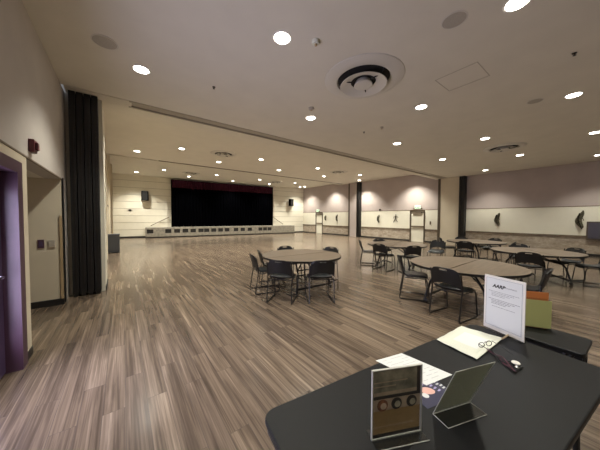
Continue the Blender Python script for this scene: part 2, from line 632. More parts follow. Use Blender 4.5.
def partition_r(label, y0, y1, zt):
    t = thing('folding_partition', label, 'partition', (XR, y0, 0))
    n = 3
    wd = (y1 - y0) / n
    for i in range(n):
        p = MB().box(-.32 + .03 * (i % 2), 0, i * wd + .006, (i + 1) * wd - .006, .02, zt).build('panel', MT['part'], t)
        MB().box(-.335 + .03 * (i % 2), -.32 + .03 * (i % 2), i * wd + wd * .35, i * wd + wd * .6, .2, zt - .2).build('edge_strip', MT['steel'], p)
partition_r('dark folded partition panels beside the cream pocket door on the right wall', 5.3, 5.60, H1 - .01)
partition_r('narrow dark folded partition by the mauve pocket panel on the right wall', 12.9, 13.18, H2 - .01)

# ------------------------------------------------------------------ stage
stg = thing('stage', 'low stage platform with grey front and a row of dark niches', 'stage', (P0.x, P0.y, 0), BANG)
SZ = .80
fr = MB()
a0, a1 = 1.9, 14.88
fr.box(a0, a1, -1.0, -.025, SZ - .05, SZ)                 # deck
fr.box(a0, a0 + .05, -.98, -.025, 0, SZ - .05)
fr.box(a1 - .05, a1, -.98, -.025, 0, SZ - .05)
fr.build('deck', MT['stagew'], stg)
nic = [2.0 + .0, 3.2, 3.82, 4.42, 5.0, 5.6, 6.05, 6.62, 7.2, 7.75, 8.55, 9.18, 9.85, 10.9, 11.38, 11.85]
cur = a0
ff = MB()
for q in nic:
    ff.box(cur, q, -1.0, -.94, .10, SZ - .05)
    ff.box(q, q + .42, -1.0, -.94, .10, .36)
    ff.box(q, q + .42, -1.0, -.94, .66, SZ - .05)
    cur = q + .42
ff.box(cur, a1, -1.0, -.94, .10, SZ - .05)
ff.build('front_panel', MT['stagew'], stg)
box('kick_strip', MT['black'], a0, a1, -.985, -.94, 0, .10, stg)
for q in nic:
    p = box('niche', MT['dark'], q, q + .42, -.94, -.60, .34, .68, stg)
# handrails at both ends
for (xa, za, xb, zb, lb) in ((2.25, SZ + .12, 3.55, 1.62, 'sloping pale handrail at the left end of the stage'),
                             (14.0, SZ + .12, 12.75, 1.72, 'sloping pale handrail at the right end of the stage')):
    t = thing('handrail', lb, 'handrail', (P0.x + BU.x * xa, P0.y + BU.y * xa, 0), BANG, 'stage handrails')
    dx = xb - xa
    MB().tube([(0, -.12, za), (dx, -.12, zb)], .028).build('rail', MT['rail'], t)
    for f in (.05, .5, .95):
        zz = za + (zb - za) * f
        MB().tube([(dx * f, -.12, zz), (dx * f, -.0, zz - .03)], .018).build('bracket', MT['rail'], t)
# steps at the stage ends behind the front panel
# curtain
cx0, cx1, cz = 3.75, 12.67, 4.62
def cur_f(a, b, z0, z1, off, fold, amp):
    def f(u, v):
        x = a + (b - a) * u
        return Vector((x, -off + amp * math.sin(x * fold), z0 + (z1 - z0) * v))
    return f
ct = thing('stage_curtain', 'wide black stage curtain closed across the stage, burgundy valance on top', 'curtain', (P0.x, P0.y, 0), BANG)
MB().grid(cur_f(cx0, cx1, SZ + .01, cz - .02, .22, 26, .045), 420, 1, .01).build('drape', MT['vel'], ct, smooth=True)
vl = MB().grid(cur_f(cx0, cx1, cz - .62, cz, .30, 30, .02), 420, 1, .01).build('valance', MT['vin'], ct, smooth=True)
vl['label'] = 'burgundy valance'
box('curtain_track', MT['vel'], cx0, cx1, -.33, -.0, cz, cz + .04, ct)
MB().box(cx0 - .06, cx0, -.34, 0, SZ, cz + .04).build('side_mask', MT['vel'], ct)
MB().box(cx1, cx1 + .06, -.34, 0, SZ, cz + .04).build('side_mask', MT['vel'], ct)

# wall speakers on back wall
def wallspk(x, z, label):
    t = thing('wall_speaker', label, 'speaker', (P0.x + BU.x * x, P0.y + BU.y * x, z), BANG, 'speakers on the back wall')
    b_ = MB().prism([(-.19, -.42), (.19, -.42), (.24, -.10), (-.24, -.10)], -.36, .36).build('cabinet', MT['vel'], t, bevel=.01)
    MB().box(-.17, .17, -.435, -.421, -.33, .33).build('grille', MT['part'], b_)
    MB().box(-.05, .05, -.10, -.0, -.1, .1).tube([(0, -.05, -.08), (0, -.2, -.3)], .02).build('bracket', MT['steel'], t)
wallspk(1.90, 3.24, 'black loudspeaker on the white boards left of the stage curtain')
wallspk(14.92, 3.2, 'black loudspeaker on the white boards right of the stage curtain')
t = thing('wall_plate', 'tiny dark fixture on the white boards beside the left speaker', 'wall fixture', (P0.x + BU.x * .93, P0.y + BU.y * .93, 2.12), BANG)
MB().box(-.08, .08, -.05, 0, -.06, .06).build('plate', MT['black'], t)
MB().tube([(-.14, -.03, 0), (.14, -.03, 0)], .02).build('bar', MT['steel'], t)

# cabinet at the far left wall
t = thing('lectern_cabinet', 'slate grey boxy cabinet standing against the far left wall', 'cabinet', (-.31, 13.5, 0))
MB().box(-.22, .20, -.3, .3, .03, .80).build('body', MT['bin'], t, bevel=.01)
MB().box(-.23, .21, -.31, .31, .80, .83).build('top', MT['bin'], t, bevel=.005)
MB().box(-.13, .16, -.308, -.302, .1, .76).build('door', MT['bin'], t)
MB().box(-.13, .16, -.27, .27, 0, .03).build('plinth', MT['black'], t)

# ------------------------------------------------------------------ ceiling downlights
def downlight(x, y, h, power, label, group):
    t = thing('downlight', label, 'ceiling light', (x, y, h), 0, group)
    MB().lathe([(.108, .0), (.112, -.006), (.128, -.008), (.135, .0)], 28, cap=False).lathe([(.108, 0), (.135, 0)], 28, cap=False).build('trim_ring', MT['trimw'], t, smooth=True)
    MB().lathe([(.107, -.002), (.10, -.010), (.05, -.016), (.001, -.018)], 28, cap=True).build('lens', MT['lens'], t, smooth=True)
    ld = bpy.data.lights.new('lamp', 'SPOT')
    ld.energy = power
    ld.color = LAMP_COL
    ld.spot_size = R(112)
    ld.spot_blend = .75
    ld.shadow_soft_size = .09
    lo = bpy.data.objects.new('lamp', ld)
    link(lo, t)
    lo.location = (0, 0, -.03)
    return t
near_lights = [
    (1.79, 2.82, 'round recessed ceiling light above the tan smoke detector, brightest of the near middle'),
    (.29, 4.83, 'recessed ceiling light at upper left beside the left round speaker'),
    (3.76, 4.6, 'recessed ceiling light between the large diffuser and the partition track'),
    (5.33, 2.67, 'recessed ceiling light right of the large round diffuser'),
    (7.29, 4.42, 'recessed ceiling light near the track, right of the middle of the photo'),
    (8.97, 2.51, 'recessed ceiling light left of the far-right round diffuser'),
    (7.22, .59, 'recessed ceiling light toward the upper right edge of the photo'),
    (3.64, .75, 'large recessed ceiling light cut by the top edge at upper right'),
    (10.8, .45, 'recessed ceiling light cut by the right edge of the photo'),
    (10.75, 4.45, 'small recessed ceiling light just left of the cream pocket door'),
    (12.34, 2.33, 'small recessed ceiling light just beyond the far-right round diffuser'),
    (14.7, .5, 'recessed ceiling light near the right wall, outside the frame'),
    (14.85, 4.1, 'recessed ceiling light nearest the right wall by the partition pocket'),
]
for x, y, lb in near_lights:
    downlight(x, y, H1, LAMP_NEAR, lb, 'near ceiling lights')
for x, y in ((1.8, -1.2), (5.4, -1.3), (9.0, -1.4), (12.6, -1.5), (.1, .8)):
    downlight(x, y, H1, LAMP_NEAR * .6, 'recessed ceiling light behind the photographer', 'ceiling lights behind the photographer')
mid_lights = [
    (.58, 13.21, 'recessed light at the left of the middle ceiling, near the left wall'),
    (2.13, 11.52, 'recessed light left of the middle diffuser, above the stage curtain corner'),
    (4.23, 13.03, 'recessed light just beyond the middle diffuser'),
    (5.79, 11.12, 'recessed light right of the middle diffuser, nearer of two'),
    (7.97, 12.92, 'recessed light right of the middle diffuser, farther of two'),
    (9.53, 10.97, 'recessed light left of the right-hand middle diffuser, nearer of two'),
    (11.71, 12.79, 'recessed light left of the right-hand middle diffuser, farther of two'),
    (13.33, 10.85, 'recessed light over the second pocket door, nearer of two'),
    (15.15, 12.4, 'recessed light over the second pocket door, nearest the mauve wall'),
]
far_lights = [
    (.79, 19.3, 'farthest left light of the far ceiling, above the left wall speaker'),
    (2.17, 17.38, 'light of the far ceiling second from the left'),
    (3.98, 18.99, 'light over the left end of the stage curtain, beyond the far left diffuser'),
    (5.4, 17.09, 'light over the stage curtain left of its middle'),
    (7.34, 19.05, 'light over the middle of the stage curtain'),
    (8.74, 17.03, 'light over the stage curtain right of its middle'),
    (10.56, 18.71, 'light over the right end of the stage curtain'),
    (12.0, 16.79, 'light of the far ceiling left of the far mauve wall, nearer of two'),
    (13.94, 18.66, 'light of the far ceiling left of the far mauve wall, farther of two'),
]
for x, y, lb in mid_lights:
    downlight(x, y, H2, LAMP_FAR, lb, 'middle ceiling lights')
for x, y, lb in far_lights:
    kf = (H3 - CAM_H) / (H2 - CAM_H)
    if y * kf < 20.8:
        downlight(x * kf, y * kf, H3, LAMP_FAR * (.45 if x > 13 else 1), lb, 'far ceiling lights')
    else:
        downlight(x, y, H3, LAMP_FAR, lb, 'far ceiling lights')
for x, y, h in ((15.1, 8.3, H2), (15.1, 15.9, H3), (15.1, 19.4, H3), (11.4, 8.3, H2), (7.7, 8.3, H2), (4.1, 8.3, H2), (.5, 8.3, H2)):
    downlight(x, y, h, LAMP_FAR * (.6 if y > 19 else 1), 'recessed ceiling light hidden behind a dropped ceiling band', 'hidden ceiling lights')

# ------------------------------------------------------------------ round diffusers
def diffuser(x, y, h, label, s=.86, u=.07):
    t = thing('ceiling_diffuser', label, 'air diffuser', (x, y, h), 0, 'round ceiling diffusers')
    pr = [(.68, 0), (.675, -.012), (.60, -.035), (.50, -.045), (.46, -.035), (.445, .0)]
    MB().lathe([(r * s, z) for r, z in pr], 56, cap=False).build('outer_ring', MT['diff'], t, smooth=True)
    MB().lathe([(.445 * s, -.002), (.30 * s, -.004), (.01, -.004)], 40).build('throat', MT['dark'], t)
    pr = [(.40, -.14), (.405, -.148), (.395, -.152), (.27, -.100), (.215, -.085), (.215, -.08), (.28, -.085)]
    MB().lathe([(r * s, z) for r, z in pr], 56, cap=False).move(Matrix.Translation((0, 0, u))).build('middle_cone', MT['diff'], t, smooth=True)
    pr = [(.12, -.06), (.155, -.13), (.16, -.142), (.15, -.152), (.02, -.162), (.002, -.162)]
    MB().lathe([(r * s, z) for r, z in pr], 48).move(Matrix.Translation((0, 0, u))).build('centre_disc', MT['diff'], t, smooth=True)
    for a in (30, 150, 270):
        c, q = math.cos(R(a)), math.sin(R(a))
        MB().tube([(c * .15 * s, q * .15 * s, -.07), (c * .33 * s, q * .33 * s, -.07), (c * .44 * s, q * .44 * s, -.02)], .012).build('strut', MT['dark'], t)
diffuser(3.46, 2.77, H1, 'large round multi-ring air diffuser in the near ceiling', 1.0, .035)
diffuser(10.6, 2.42, H1, 'round air diffuser at the right, in the near ceiling beyond the lights')
diffuser(3.86, 11.2, H2, 'round air diffuser above and left of the stage curtain middle')
diffuser(11.34, 11.0, H2, 'round air diffuser over the right-hand mauve wall in the middle ceiling')
kf = (H3 - CAM_H) / (H2 - CAM_H)
diffuser(3.78 * kf, 17.4 * kf, H3, 'far round air diffuser over the left end of the stage')
diffuser(10.41 * kf, 17.3 * kf, H3, 'far round air diffuser over the right end of the stage')

# ceiling speakers, detectors
def cspk(x, y, r, label):
    t = thing('ceiling_speaker', label, 'ceiling speaker', (x, y, H1), 0, 'round ceiling speakers')
    MB().lathe([(r, 0), (r + .004, -.006), (r - .012, -.01), (r - .015, 0)], 36, cap=False).build('rim', MT['diff'], t, smooth=True)
    MB().lathe([(r - .014, -.001), (r - .014, -.008), (.01, -.012)], 36).build('grille', MT['spk'], t)
cspk(-.16, 4.39, .15, 'flat round grey speaker in the ceiling at upper left')
cspk(3.33, 1.28, .14, 'flat round grey speaker in the ceiling at upper right')
cspk(6.94, 1.1, .13, 'small flat round speaker right of the ceiling hatch')
def detector(x, y, label, r=.055, m='creamp'):
    t = thing('smoke_detector', label, 'smoke detector', (x, y, H1))
    MB().lathe([(r, 0), (r, -.025), (r * .8, -.045), (.01, -.05)], 24).build('body', MT[m], t, smooth=True)
    MB().lathe([(r * .35, -.048), (r * .3, -.07), (.004, -.072)], 16).build('sensor', MT['tan'], t)
detector(2.19, 2.58, 'small tan smoke detector beside the bright light left of the diffuser')
detector(3.42, 4.17, 'small detector just beyond the diffuser beside a ceiling light', .06, 'spk')
detector(5.65, 3.88, 'small pale detector between the two right-hand ceiling lights', .035, 'spk')
def sprinkler(x, y, label, h=H1):
    t = thing('sprinkler', label, 'sprinkler', (x, y, h))
    MB().lathe([(.028, 0), (.028, -.008), (.01, -.01)], 16).build('collar', MT['steel'], t)
    MB().lathe([(.008, -.01), (.008, -.03), (.02, -.032), (.02, -.036)], 12).build('head', MT['black'], t)
sprinkler(1.42, 4.63, 'dark sprinkler dot in the ceiling at the middle left')
sprinkler(5.57, 4.41, 'dark sprinkler dot in the ceiling beyond the large diffuser')
sprinkler(5.41, .45, 'dark sprinkler dot in the ceiling near the upper right')
# hatch: thin frame seam
h_ = MB()
hx0, hx1, hy0, hy1 = 4.5, 5.1, 1.38, 2.02
for (a, b, c, e_) in ((hx0, hx0 + .012, hy0, hy1), (hx1 - .012, hx1, hy0, hy1), (hx0, hx1, hy0, hy0 + .012), (hx0, hx1, hy1 - .012, hy1)):
    h_.box(a, b, c, e_, H1 - .003, H1 + .002)
t = tag(h_.build('access_hatch', MT['hatch']), 'square access hatch outline in the near ceiling', 'hatch')

# ------------------------------------------------------------------ wall fittings, left
t = thing('fire_alarm', 'small dark red alarm box on the left wall above the doorway', 'alarm', (XL, 4.27, 2.45))
MB().box(0, .05, -.07, .07, -.075, .075).build('body', MT['redbox'], t, bevel=.006)
MB().box(.05, .075, -.035, .035, -.045, .045).build('strobe', MT['redbox'], t, bevel=.006)
t = thing('wall_switch', 'dark purple square plate on the passage wall', 'switch', (-1.15, 6.05, 1.12))
MB().box(-.04, .04, -.012, 0, -.075, .075).build('plate', MT['purple'], t)
MB().box(-.018, .018, -.02, -.012, -.04, .04).build('button', MT['purple2'], t)
t = thing('thermostat', 'pale square plate right of the purple one on the passage wall', 'thermostat', (-1.015, 6.05, 1.12))
MB().box(-.042, .042, -.02, 0, -.06, .06).build('plate', MT['spk'], t)
MB().box(-.035, .035, -.024, -.02, -.03, .02).build('dial', MT['hatch'], t)

# ------------------------------------------------------------------ wall fittings, right
def exit_sign(y, z, label, s=1.0):
    t = thing('exit_sign', label, 'exit sign', (XR, y, z), 0, 'exit signs')
    MB().box(-.06, 0, -.19 * s, .19 * s, -.11 * s, .11 * s).build('housing', MT['exitp'], t, bevel=.004)
    text('lettering', 'EXIT', .19 * s, MT['exitl'], t, (-.062, .165 * s, -.065 * s), (R(90), 0, R(-90)), bold=.002)
    for sy in (-1, 1):
        MB().lathe([(.05, 0), (.055, -.04), (.02, -.08)], 14).move(Matrix.Rotation(R(20), 4, 'Y')).move(Matrix.Translation((-.05, sy * .27 * s, -.07))).build('lamp_head', MT['rail'], t)
exit_sign(8.15, 2.36, 'lit green exit sign above the nearer door in the right wall')
exit_sign(18.45, 2.34, 'lit green exit sign above the far door in the right wall')

def sculpture(y, z, h, label, kind):
    t = thing('wall_sculpture', label, 'wall art', (XR - .05, y, z), 0, 'metal wall sculptures')
    rnd = random.Random(int(y * 10))
    if kind == 'dancer':
        MB().tube([(0, 0, -.05), (0, .01, .1), (0, -.01, .16)], .035, 8).build('torso', MT['bronzed'], t)
        MB().lathe([(.004, -.04), (.035, 0), (.004, .05)], 10, (0, -.01, .22)).build('head', MT['bronzed'], t)
        MB().tube([(0, 0, .13), (0, .13, .08), (0, .2, -.03)], .012).build('arm', MT['bronzed'], t)
        MB().tube([(0, 0, .13), (0, -.12, .10), (0, -.2, .0)], .012).build('arm', MT['bronzed'], t)
        MB().tube([(0, 0, -.04), (0, .09, -.17), (0, .17, -.33)], .02).build('leg', MT['bronzed'], t)
        MB().tube([(0, 0, -.04), (0, -.06, -.18), (0, -.15, -.3)], .02).build('leg', MT['bronzed'], t)
    else:
        # leafy plume narrowing to a point below
        def f(u, v):
            s_ = v
            wv = .085 * math.sin(math.pi * min(1, s_ ** .7)) ** .8 + .012
            yy = (u - .5) * 2 * wv + .06 * math.sin(s_ * 6 - 1)
            return Vector((-.05 * math.cos((u - .5) * 3), yy, h * (s_ - .5)))
        MB().grid(f, 8, 14, .012).build('plume', MT['bronze'], t, smooth=True)
        MB().tube([(-.07, .05 * math.sin(a * 5) + .02, h * (.35 - a)) for a in [i / 10 for i in range(9)]], .028, 8).build('stem', MT['bronzed'], t)
        MB().tube([(-.03, .06 - .1 * a, h * (-.1 - .45 * a)) for a in (0, .3, .6, 1)], .016, 8).build('tail', MT['bronzed'], t)
        for q in range(4):
            zz = h * (.38 - .17 * q)
            sg = 1 if q % 2 else -1
            MB().tube([(-.08, 0, zz), (-.08, sg * .04, zz + .03), (-.07, sg * .08, zz - .02), (-.07, sg * .09, zz - .09)], .014, 6).build('leaf', MT['bronzed' if q % 2 else 'bronze'], t)
    return t
sculpture(3.84, 1.58, .66, 'bronze plume sculpture on the white wall right of the near pocket', 'plume')
sculpture(.97, 1.58, .78, 'bronze plume sculpture beside the grey wall panel at the right edge', 'plume')
sculpture(11.2, 1.55, .6, 'bronze plume sculpture on the white wall nearest the second pocket', 'plume')
sculpture(9.75, 1.62, .6, 'dark dancer-like metal figure on the white wall left of the nearer door', 'dancer')
sculpture(15.7, 1.6, .62, 'slim bronze plume on the far white wall, nearest the pocket panel', 'plume')
sculpture(17.25, 1.6, .5, 'slim bronze plume on the far white wall beside the far door', 'plume')
t = thing('wall_camera', 'tiny dark device above the white wall left of the nearer door', 'security camera', (XR, 11.1, 2.24))
MB().box(-.08, 0, -.05, .05, -.04, .06).build('body', MT['black'], t)
MB().lathe([(.03, 0), (.02, -.05)], 10, (-.06, 0, -.03)).build('lens', MT['black'], t)
t = thing('light_switch', 'small dark fitting on the white wall right of the nearer door', 'wall fitting', (XR - .026, 7.3, 1.3))
MB().box(-.03, 0, -.04, .04, -.1, .1).build('plate', MT['rail'], t)
MB().tube([(-.03, 0, -.05), (-.06, 0, -.03), (-.06, 0, .05)], .012).build('lever', MT['brown'], t)
t = thing('wall_monitor', 'dark grey rectangular screen on the right wall at the photo edge', 'screen', (XR - .08, -.05, 1.12))
MB().box(-.06, 0, -.85, .84, -.41, .37).build('frame', MT['brown'], t, bevel=.01)
MB().box(-.066, -.06, -.80, .79, -.35, .32).build('screen', MT['screen'], t)

# ------------------------------------------------------------------ chairs
def make_chair(label):
    """faces +Y; back at -Y"""
    t = thing('stacking_chair', label, 'chair', (0, 0, 0), 0, 'black stacking chairs at the round tables')
    def seat(u, v):
        x = (u - .5) * .46
        y = -.21 + .44 * v
        z = .445 + .018 * (abs(u - .5) * 2) ** 2 - (.03 * max(0, (v - .8) / .2) ** 2) + .05 * max(0, (.18 - v) / .18) ** 2
        k = 1 - .12 * (2 * abs(v - .5)) ** 4
        return Vector((x * k, y, z))
    MB().grid(seat, 10, 12, .02).build('seat', MT['plast'], t, smooth=True)
    def pad(u, v):
        p = seat(.08 + .84 * u, .06 + .88 * v)
        e = min(u, 1 - u, v, 1 - v)
        return p + Vector((0, 0, .016 + .012 * min(1, e * 6)))
    MB().grid(pad, 10, 10, .014).build('seat_pad', MT['pad'], t, smooth=True)
    def back(u, v):
        a = (u - .5) * 2
        zb = .50 + .075 * (1 - abs(a) ** 2.2)
        zt = .825 - .035 * abs(a) ** 4
        z = zb + (zt - zb) * v
        wv = .235 - .02 * v - (.03 * max(0, v - .85) / .15)
        y = -.225 - .10 * (z - .48) / .34 - .045 * (1 - a * a) * 1.0 + .03
        return Vector((a * wv, y, z))
    MB().grid(back, 14, 12, .016, skip=lambda i, j: 5 <= i <= 8 and j == 10).build('backrest', MT['plast'], t, smooth=True)
    for s in (-1, 1):
        x = s * .235
        pts = [(x, -.27, .78), (x, -.235, .62), (x, -.215, .47), (x, -.23, .36), (x, -.27, .10), (x, -.28, .03), (x, -.26, .012),
               (x, -.1, .012), (x, .2, .012), (x, .245, .03), (x, .235, .1), (x * .98, .20, .38), (x * .96, .18, .425), (x * .96, .12, .432), (x * .96, -.2, .432)]
        MB().tube(pts, .0115, 6).build('leg', MT['steel'], t, smooth=True)
    MB().tube([(-.23, .13, .428), (.23, .13, .428)], .01).tube([(-.225, -.17, .428), (.225, -.17, .428)], .01).build('crossbar', MT['steel'], t)
    return t

T = dict(T1=(3.35, 4.41), T2=(5.14, 1.71), T3=(7.3, 4.4), T4=(10.65, 3.2), T5=(8.75, 1.3))
# back centre x, y, facing angle (deg, world)
chairs = [
    (2.33, 3.74, 42, 'left chair of two with backs to camera at the nearest left table'),
    (2.97, 3.28, 60, 'right chair of two with backs to camera at the nearest left table'),
    (2.27, 4.66, -12, 'black chair in side view at the left end of the left round table'),
    (2.66, 5.08, -22, 'black chair half hidden behind the side-view chair at the left round table'),
    (3.56, 5.39, -100, 'black chair behind the left round table, only its top showing'),
    (4.40, 4.55, 192, 'black chair at the right rear of the left round table, handle slot showing'),
    (4.62, 2.64, -60, 'black chair in side view at the left end of the big middle table'),
    (4.13, 1.62, -8, 'large black chair with its back to the camera in front of the middle table'),
    (5.32, .68, 98, 'dark chair directly behind the orange paper on the black table'),
    (6.62, 5.28, -51, 'black chair in side view at the left of the table before the mauve wall'),
    (6.30, 4.33, 3, 'black chair at the front left of the table before the mauve wall'),
    (6.65, 3.49, 54, 'black chair at the front right of the table before the mauve wall'),
    (7.74, 5.35, -115, 'black chair behind the table before the mauve wall, only its top showing'),
    (8.95, 3.80, 193, 'black chair facing the camera, standing alone before the cream pocket door'),
    (9.46, 3.12, 8, 'black chair at the front of the farthest right table'),
    (10.30, 4.22, -72, 'black chair at the left rear of the farthest right table'),
    (11.55, 3.95, 222, 'black chair behind the farthest right table near the pocket, top showing'),
    (11.78, 2.90, 165, 'black chair behind the farthest right table below the bronze plume, top showing'),
    (10.58, 2.12, 94, 'black chair at the right end of the farthest right table'),
    (7.62, 1.22, 4, 'black chair with its back to the camera at the front of the right table'),
    (9.72, 1.78, 205, 'black chair behind the right table, left of two tops showing'),
    (9.66, .68, 146, 'black chair behind the right table, right of two tops showing'),
    (9.17, .12, 116, 'black chair in side view at the right end of the right table'),
]
proto = make_chair('x')
for i, (x, y, a, lb) in enumerate(chairs):
    c = proto if i == 0 else copy_tree(proto)
    c['label'] = lb
    th = R(a)
    c.location = (x + .24 * math.cos(th), y + .24 * math.sin(th), 0)
    c.rotation_euler = (0, 0, th - R(90))

# ------------------------------------------------------------------ round tables
def make_table():
    t = thing('round_table', 'x', 'table', (0, 0, 0), 0, 'round folding tables')
    r = .91
    for s in (-1, 1):
        pts = [(r * math.cos(a), s * (.006 + 0) + s * r * math.sin(a)) for a in [math.pi * i / 36 for i in range(37)]]
        pts = [(x, s * max(.011, abs(y))) for x, y in pts]
        if s < 0: pts = pts[::-1]
        h = MB().prism(pts, .722, .742).build('tabletop_half', MT['top'], t)
        ed = MB()
        outer = [((r + .006) * math.cos(a), s * (r + .006) * math.sin(a)) for a in [R(.5) + (math.pi - R(1)) * i / 36 for i in range(37)]]
        for (a, b) in zip(outer, outer[1:]):
            pa = [(a[0] * .985, a[1] * .985), a, b, (b[0] * .985, b[1] * .985)]
            ed.prism(pa, .702, .739)
        ed.build('edge_band', MT['blk'], h)
        # leg frame of this half
        y = s * .42
        for q in (-1, 1):
            MB().tube([(q * .34, y * .55, .70), (q * .40, y, .40), (q * .46, y * 1.15, .10)], .02, 8).build('leg', MT['blk'], t)
        f = MB().tube([(-.48, y * 1.15, .10), (.48, y * 1.15, .10)], .02, 8).tube([(-.38, y * .9, .47), (.38, y * .9, .47)], .014, 6).build('foot_bar', MT['blk'], t)
        for q in (-1, 1):
            MB().lathe([(.012, -.016), (.034, -.014), (.036, 0), (.034, .014), (.012, .016)], 14).move(Matrix.Translation((q * .47, y * 1.15, .037)) @ Matrix.Rotation(R(90), 4, 'Y')).tube([(q * .47, y * 1.15, .04), (q * .47, y * 1.15, .10)], .012).build('caster', MT['black'], f)
        MB().tube([(0, y * .1, .69), (.0, y * .9, .47)], .014).box(-.40, .40, y * .5 - .02, y * .5 + .02, .685, .705).build('brace', MT['blk'], t)
    MB().tube([(-.38, -.38, .47), (0, -.05, .60), (.38, .38, .47)], .014).build('centre_link', MT['blk'], t)
    return t
tabs = [('T1', -1, 'round brown folding table standing apart on the left with black chairs'),
        ('T2', 1, 'large round brown table right behind the white sign, dark seam across its top'),
        ('T3', 20, 'round table nearest the mauve wall with the exit door'),
        ('T4', -20, 'round table farthest right back, below the left bronze plume'),
        ('T5', 35, 'round table at right in front of the grey wall screen')]
tp = make_table()
for i, (kk, a, lb) in enumerate(tabs):
    c = tp if i == 0 else copy_tree(tp)
    c['label'] = lb
    c.location = (*T[kk], 0)
    c.rotation_euler = (0, 0, R(a))

# ------------------------------------------------------------------ foreground black table
def rounded(w_, d_, r, n=6):
    pts = []
    for cx, cy, a0 in ((w_ - r, d_ - r, 0), (r, d_ - r, 90), (r, r, 180), (w_ - r, r, 270)):
        for i in range(n + 1):
            a = R(a0 + 90 * i / n)
            pts.append((cx + r * math.cos(a), cy + r * math.sin(a)))
    return pts
TA = R(-7.0)
TZ = .74
fw, fd = 1.83, .72
ft = thing('folding_table', 'long black folding table in the foreground carrying signs and papers', 'table', (.39, .205, 0), TA)
MB().prism(rounded(fw, fd, .06), TZ - .022, TZ).build('tabletop', MT['tblack'], ft, bevel=.006)
MB().prism(rounded(fw, fd, .06), TZ - .05, TZ - .022).move(Matrix.Translation((fw / 2, fd / 2, 0)) @ Matrix.Diagonal((.992, .985, 1, 1)) @ Matrix.Translation((-fw / 2, -fd / 2, 0))).build('apron', MT['blk'], ft)
for x in (.28, fw - .25):
    lg = MB().tube([(x, .10, TZ - .05), (x, .08, .02), (x, .08, .0)], .014, 8).build('leg', MT['blk'], ft)
    lg = MB().tube([(x, fd - .10, TZ - .05), (x, fd - .08, .02), (x, fd - .08, .0)], .014, 8).build('leg', MT['blk'], ft)
    MB().tube([(x, .085, .16), (x, fd - .085, .16)], .011).tube([(x, .095, .6), (x, fd - .095, .6)], .011).build('stretcher', MT['blk'], ft)
    sg = 1 if x < 1 else -1
    MB().tube([(x, fd / 2, .6), (x + sg * .30, fd / 2, TZ - .05)], .011).build('brace', MT['steel'], ft)

# small black side table beyond its right end
SA = R(-12)
sd = thing('side_table', 'small black table squeezed behind the right end of the black folding table', 'table', (2.33, .10, 0), R(-3))
MB().prism(rounded(.35, .52, .03), TZ - .03, TZ - .002).build('tabletop', MT['tblack'], sd, bevel=.005)
box('apron', MT['blk'], .315, .345,   .02, .50, TZ - .24, TZ - .03, sd)
for sx in (.04, .31):
    MB().tube([(sx, .05, TZ - .03), (sx, .48, .01), (sx, .48, .0)], .012, 8).build('leg', MT['blk'], sd)
    MB().tube([(sx, .48, TZ - .03), (sx, .05, .01), (sx, .05, .0)], .012, 8).build('leg', MT['blk'], sd)
MB().tube([(.07, .02, TZ - .14), (.16, .015, TZ - .07), (.27, .02, TZ - .05)], .009).build('latch', MT['steel'], sd)

# ---- sign A: acrylic stand with brown leaflet
def local(p0, p1):
    """frame at p0 with x along p0->p1"""
    d_ = Vector(p1) - Vector(p0)
    return math.atan2(d_.y, d_.x), d_.length
a, L_ = local((.76, .545), (.951, .457))
W = .213
t = thing('leaflet_stand', 'clear acrylic stand holding a brown leaflet with three round pictures', 'sign holder', (.76, .545, TZ), a)
HH = .272
MB().box(0, W, -.0015, 0, .004, HH).box(0, W, .0035, .005, .004, HH).build('acrylic_sleeve', MT['clear'], t)
MB().slab([(-.002, -.045, .001), (W + .002, -.045, .001), (W + .002, .045, .001), (-.002, .045, .001)], -.003).build('acrylic_base', MT['clear'], t)
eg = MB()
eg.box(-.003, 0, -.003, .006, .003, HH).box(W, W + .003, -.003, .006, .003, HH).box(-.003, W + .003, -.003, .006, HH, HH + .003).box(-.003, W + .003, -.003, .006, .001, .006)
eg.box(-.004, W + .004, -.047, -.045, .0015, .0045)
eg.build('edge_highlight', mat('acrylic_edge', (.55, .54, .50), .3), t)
lf = MB().box(.004, W - .004, .0005, .003, .018, HH - .003).build('leaflet', MT['mbrown'], t)
box('band', MT['mdark'], .004, W - .004, -.0004, .0005, .006, .02, lf)
box('photo_strip', MT['mgreen'], .004, W - .016, -.0004, .0005, .168, HH - .003, lf)
box('stripe', MT['mdark'], .004, W - .004, -.0008, .0, .158, .170, lf)
box('stripe', MT['mdark'], W - .020, W - .004, -.0008, .0, .168, HH - .003, lf)
MB().box(.004, W - .016, -.0007, -.0003, .172, .185).box(.004, .10, -.0007, -.0003, .205, .209).box(.004, .15, -.0007, -.0003, .222, .226).build('stripe', MT['mtan'], lf)
box('picture_band', MT['mtan'], .004, W - .004, -.0004, .0005, .112, .158, lf)
for i, (mm, cx) in enumerate((('mred', .042), ('mdark', .103), ('mdark', .170))):
    MB().lathe([(.023, 0), (.023, .001)], 24).move(Matrix.Translation((cx, -.0002, .133)) @ Matrix.Rotation(R(90), 4, 'X')).build('round_picture', MT[mm], lf)
    MB().lathe([(.013, 0), (.013, .0015)], 18).move(Matrix.Translation((cx + .004, -.0005, .130)) @ Matrix.Rotation(R(90), 4, 'X')).build('round_picture', MT['mgreen' if i else 'mtan'], lf)

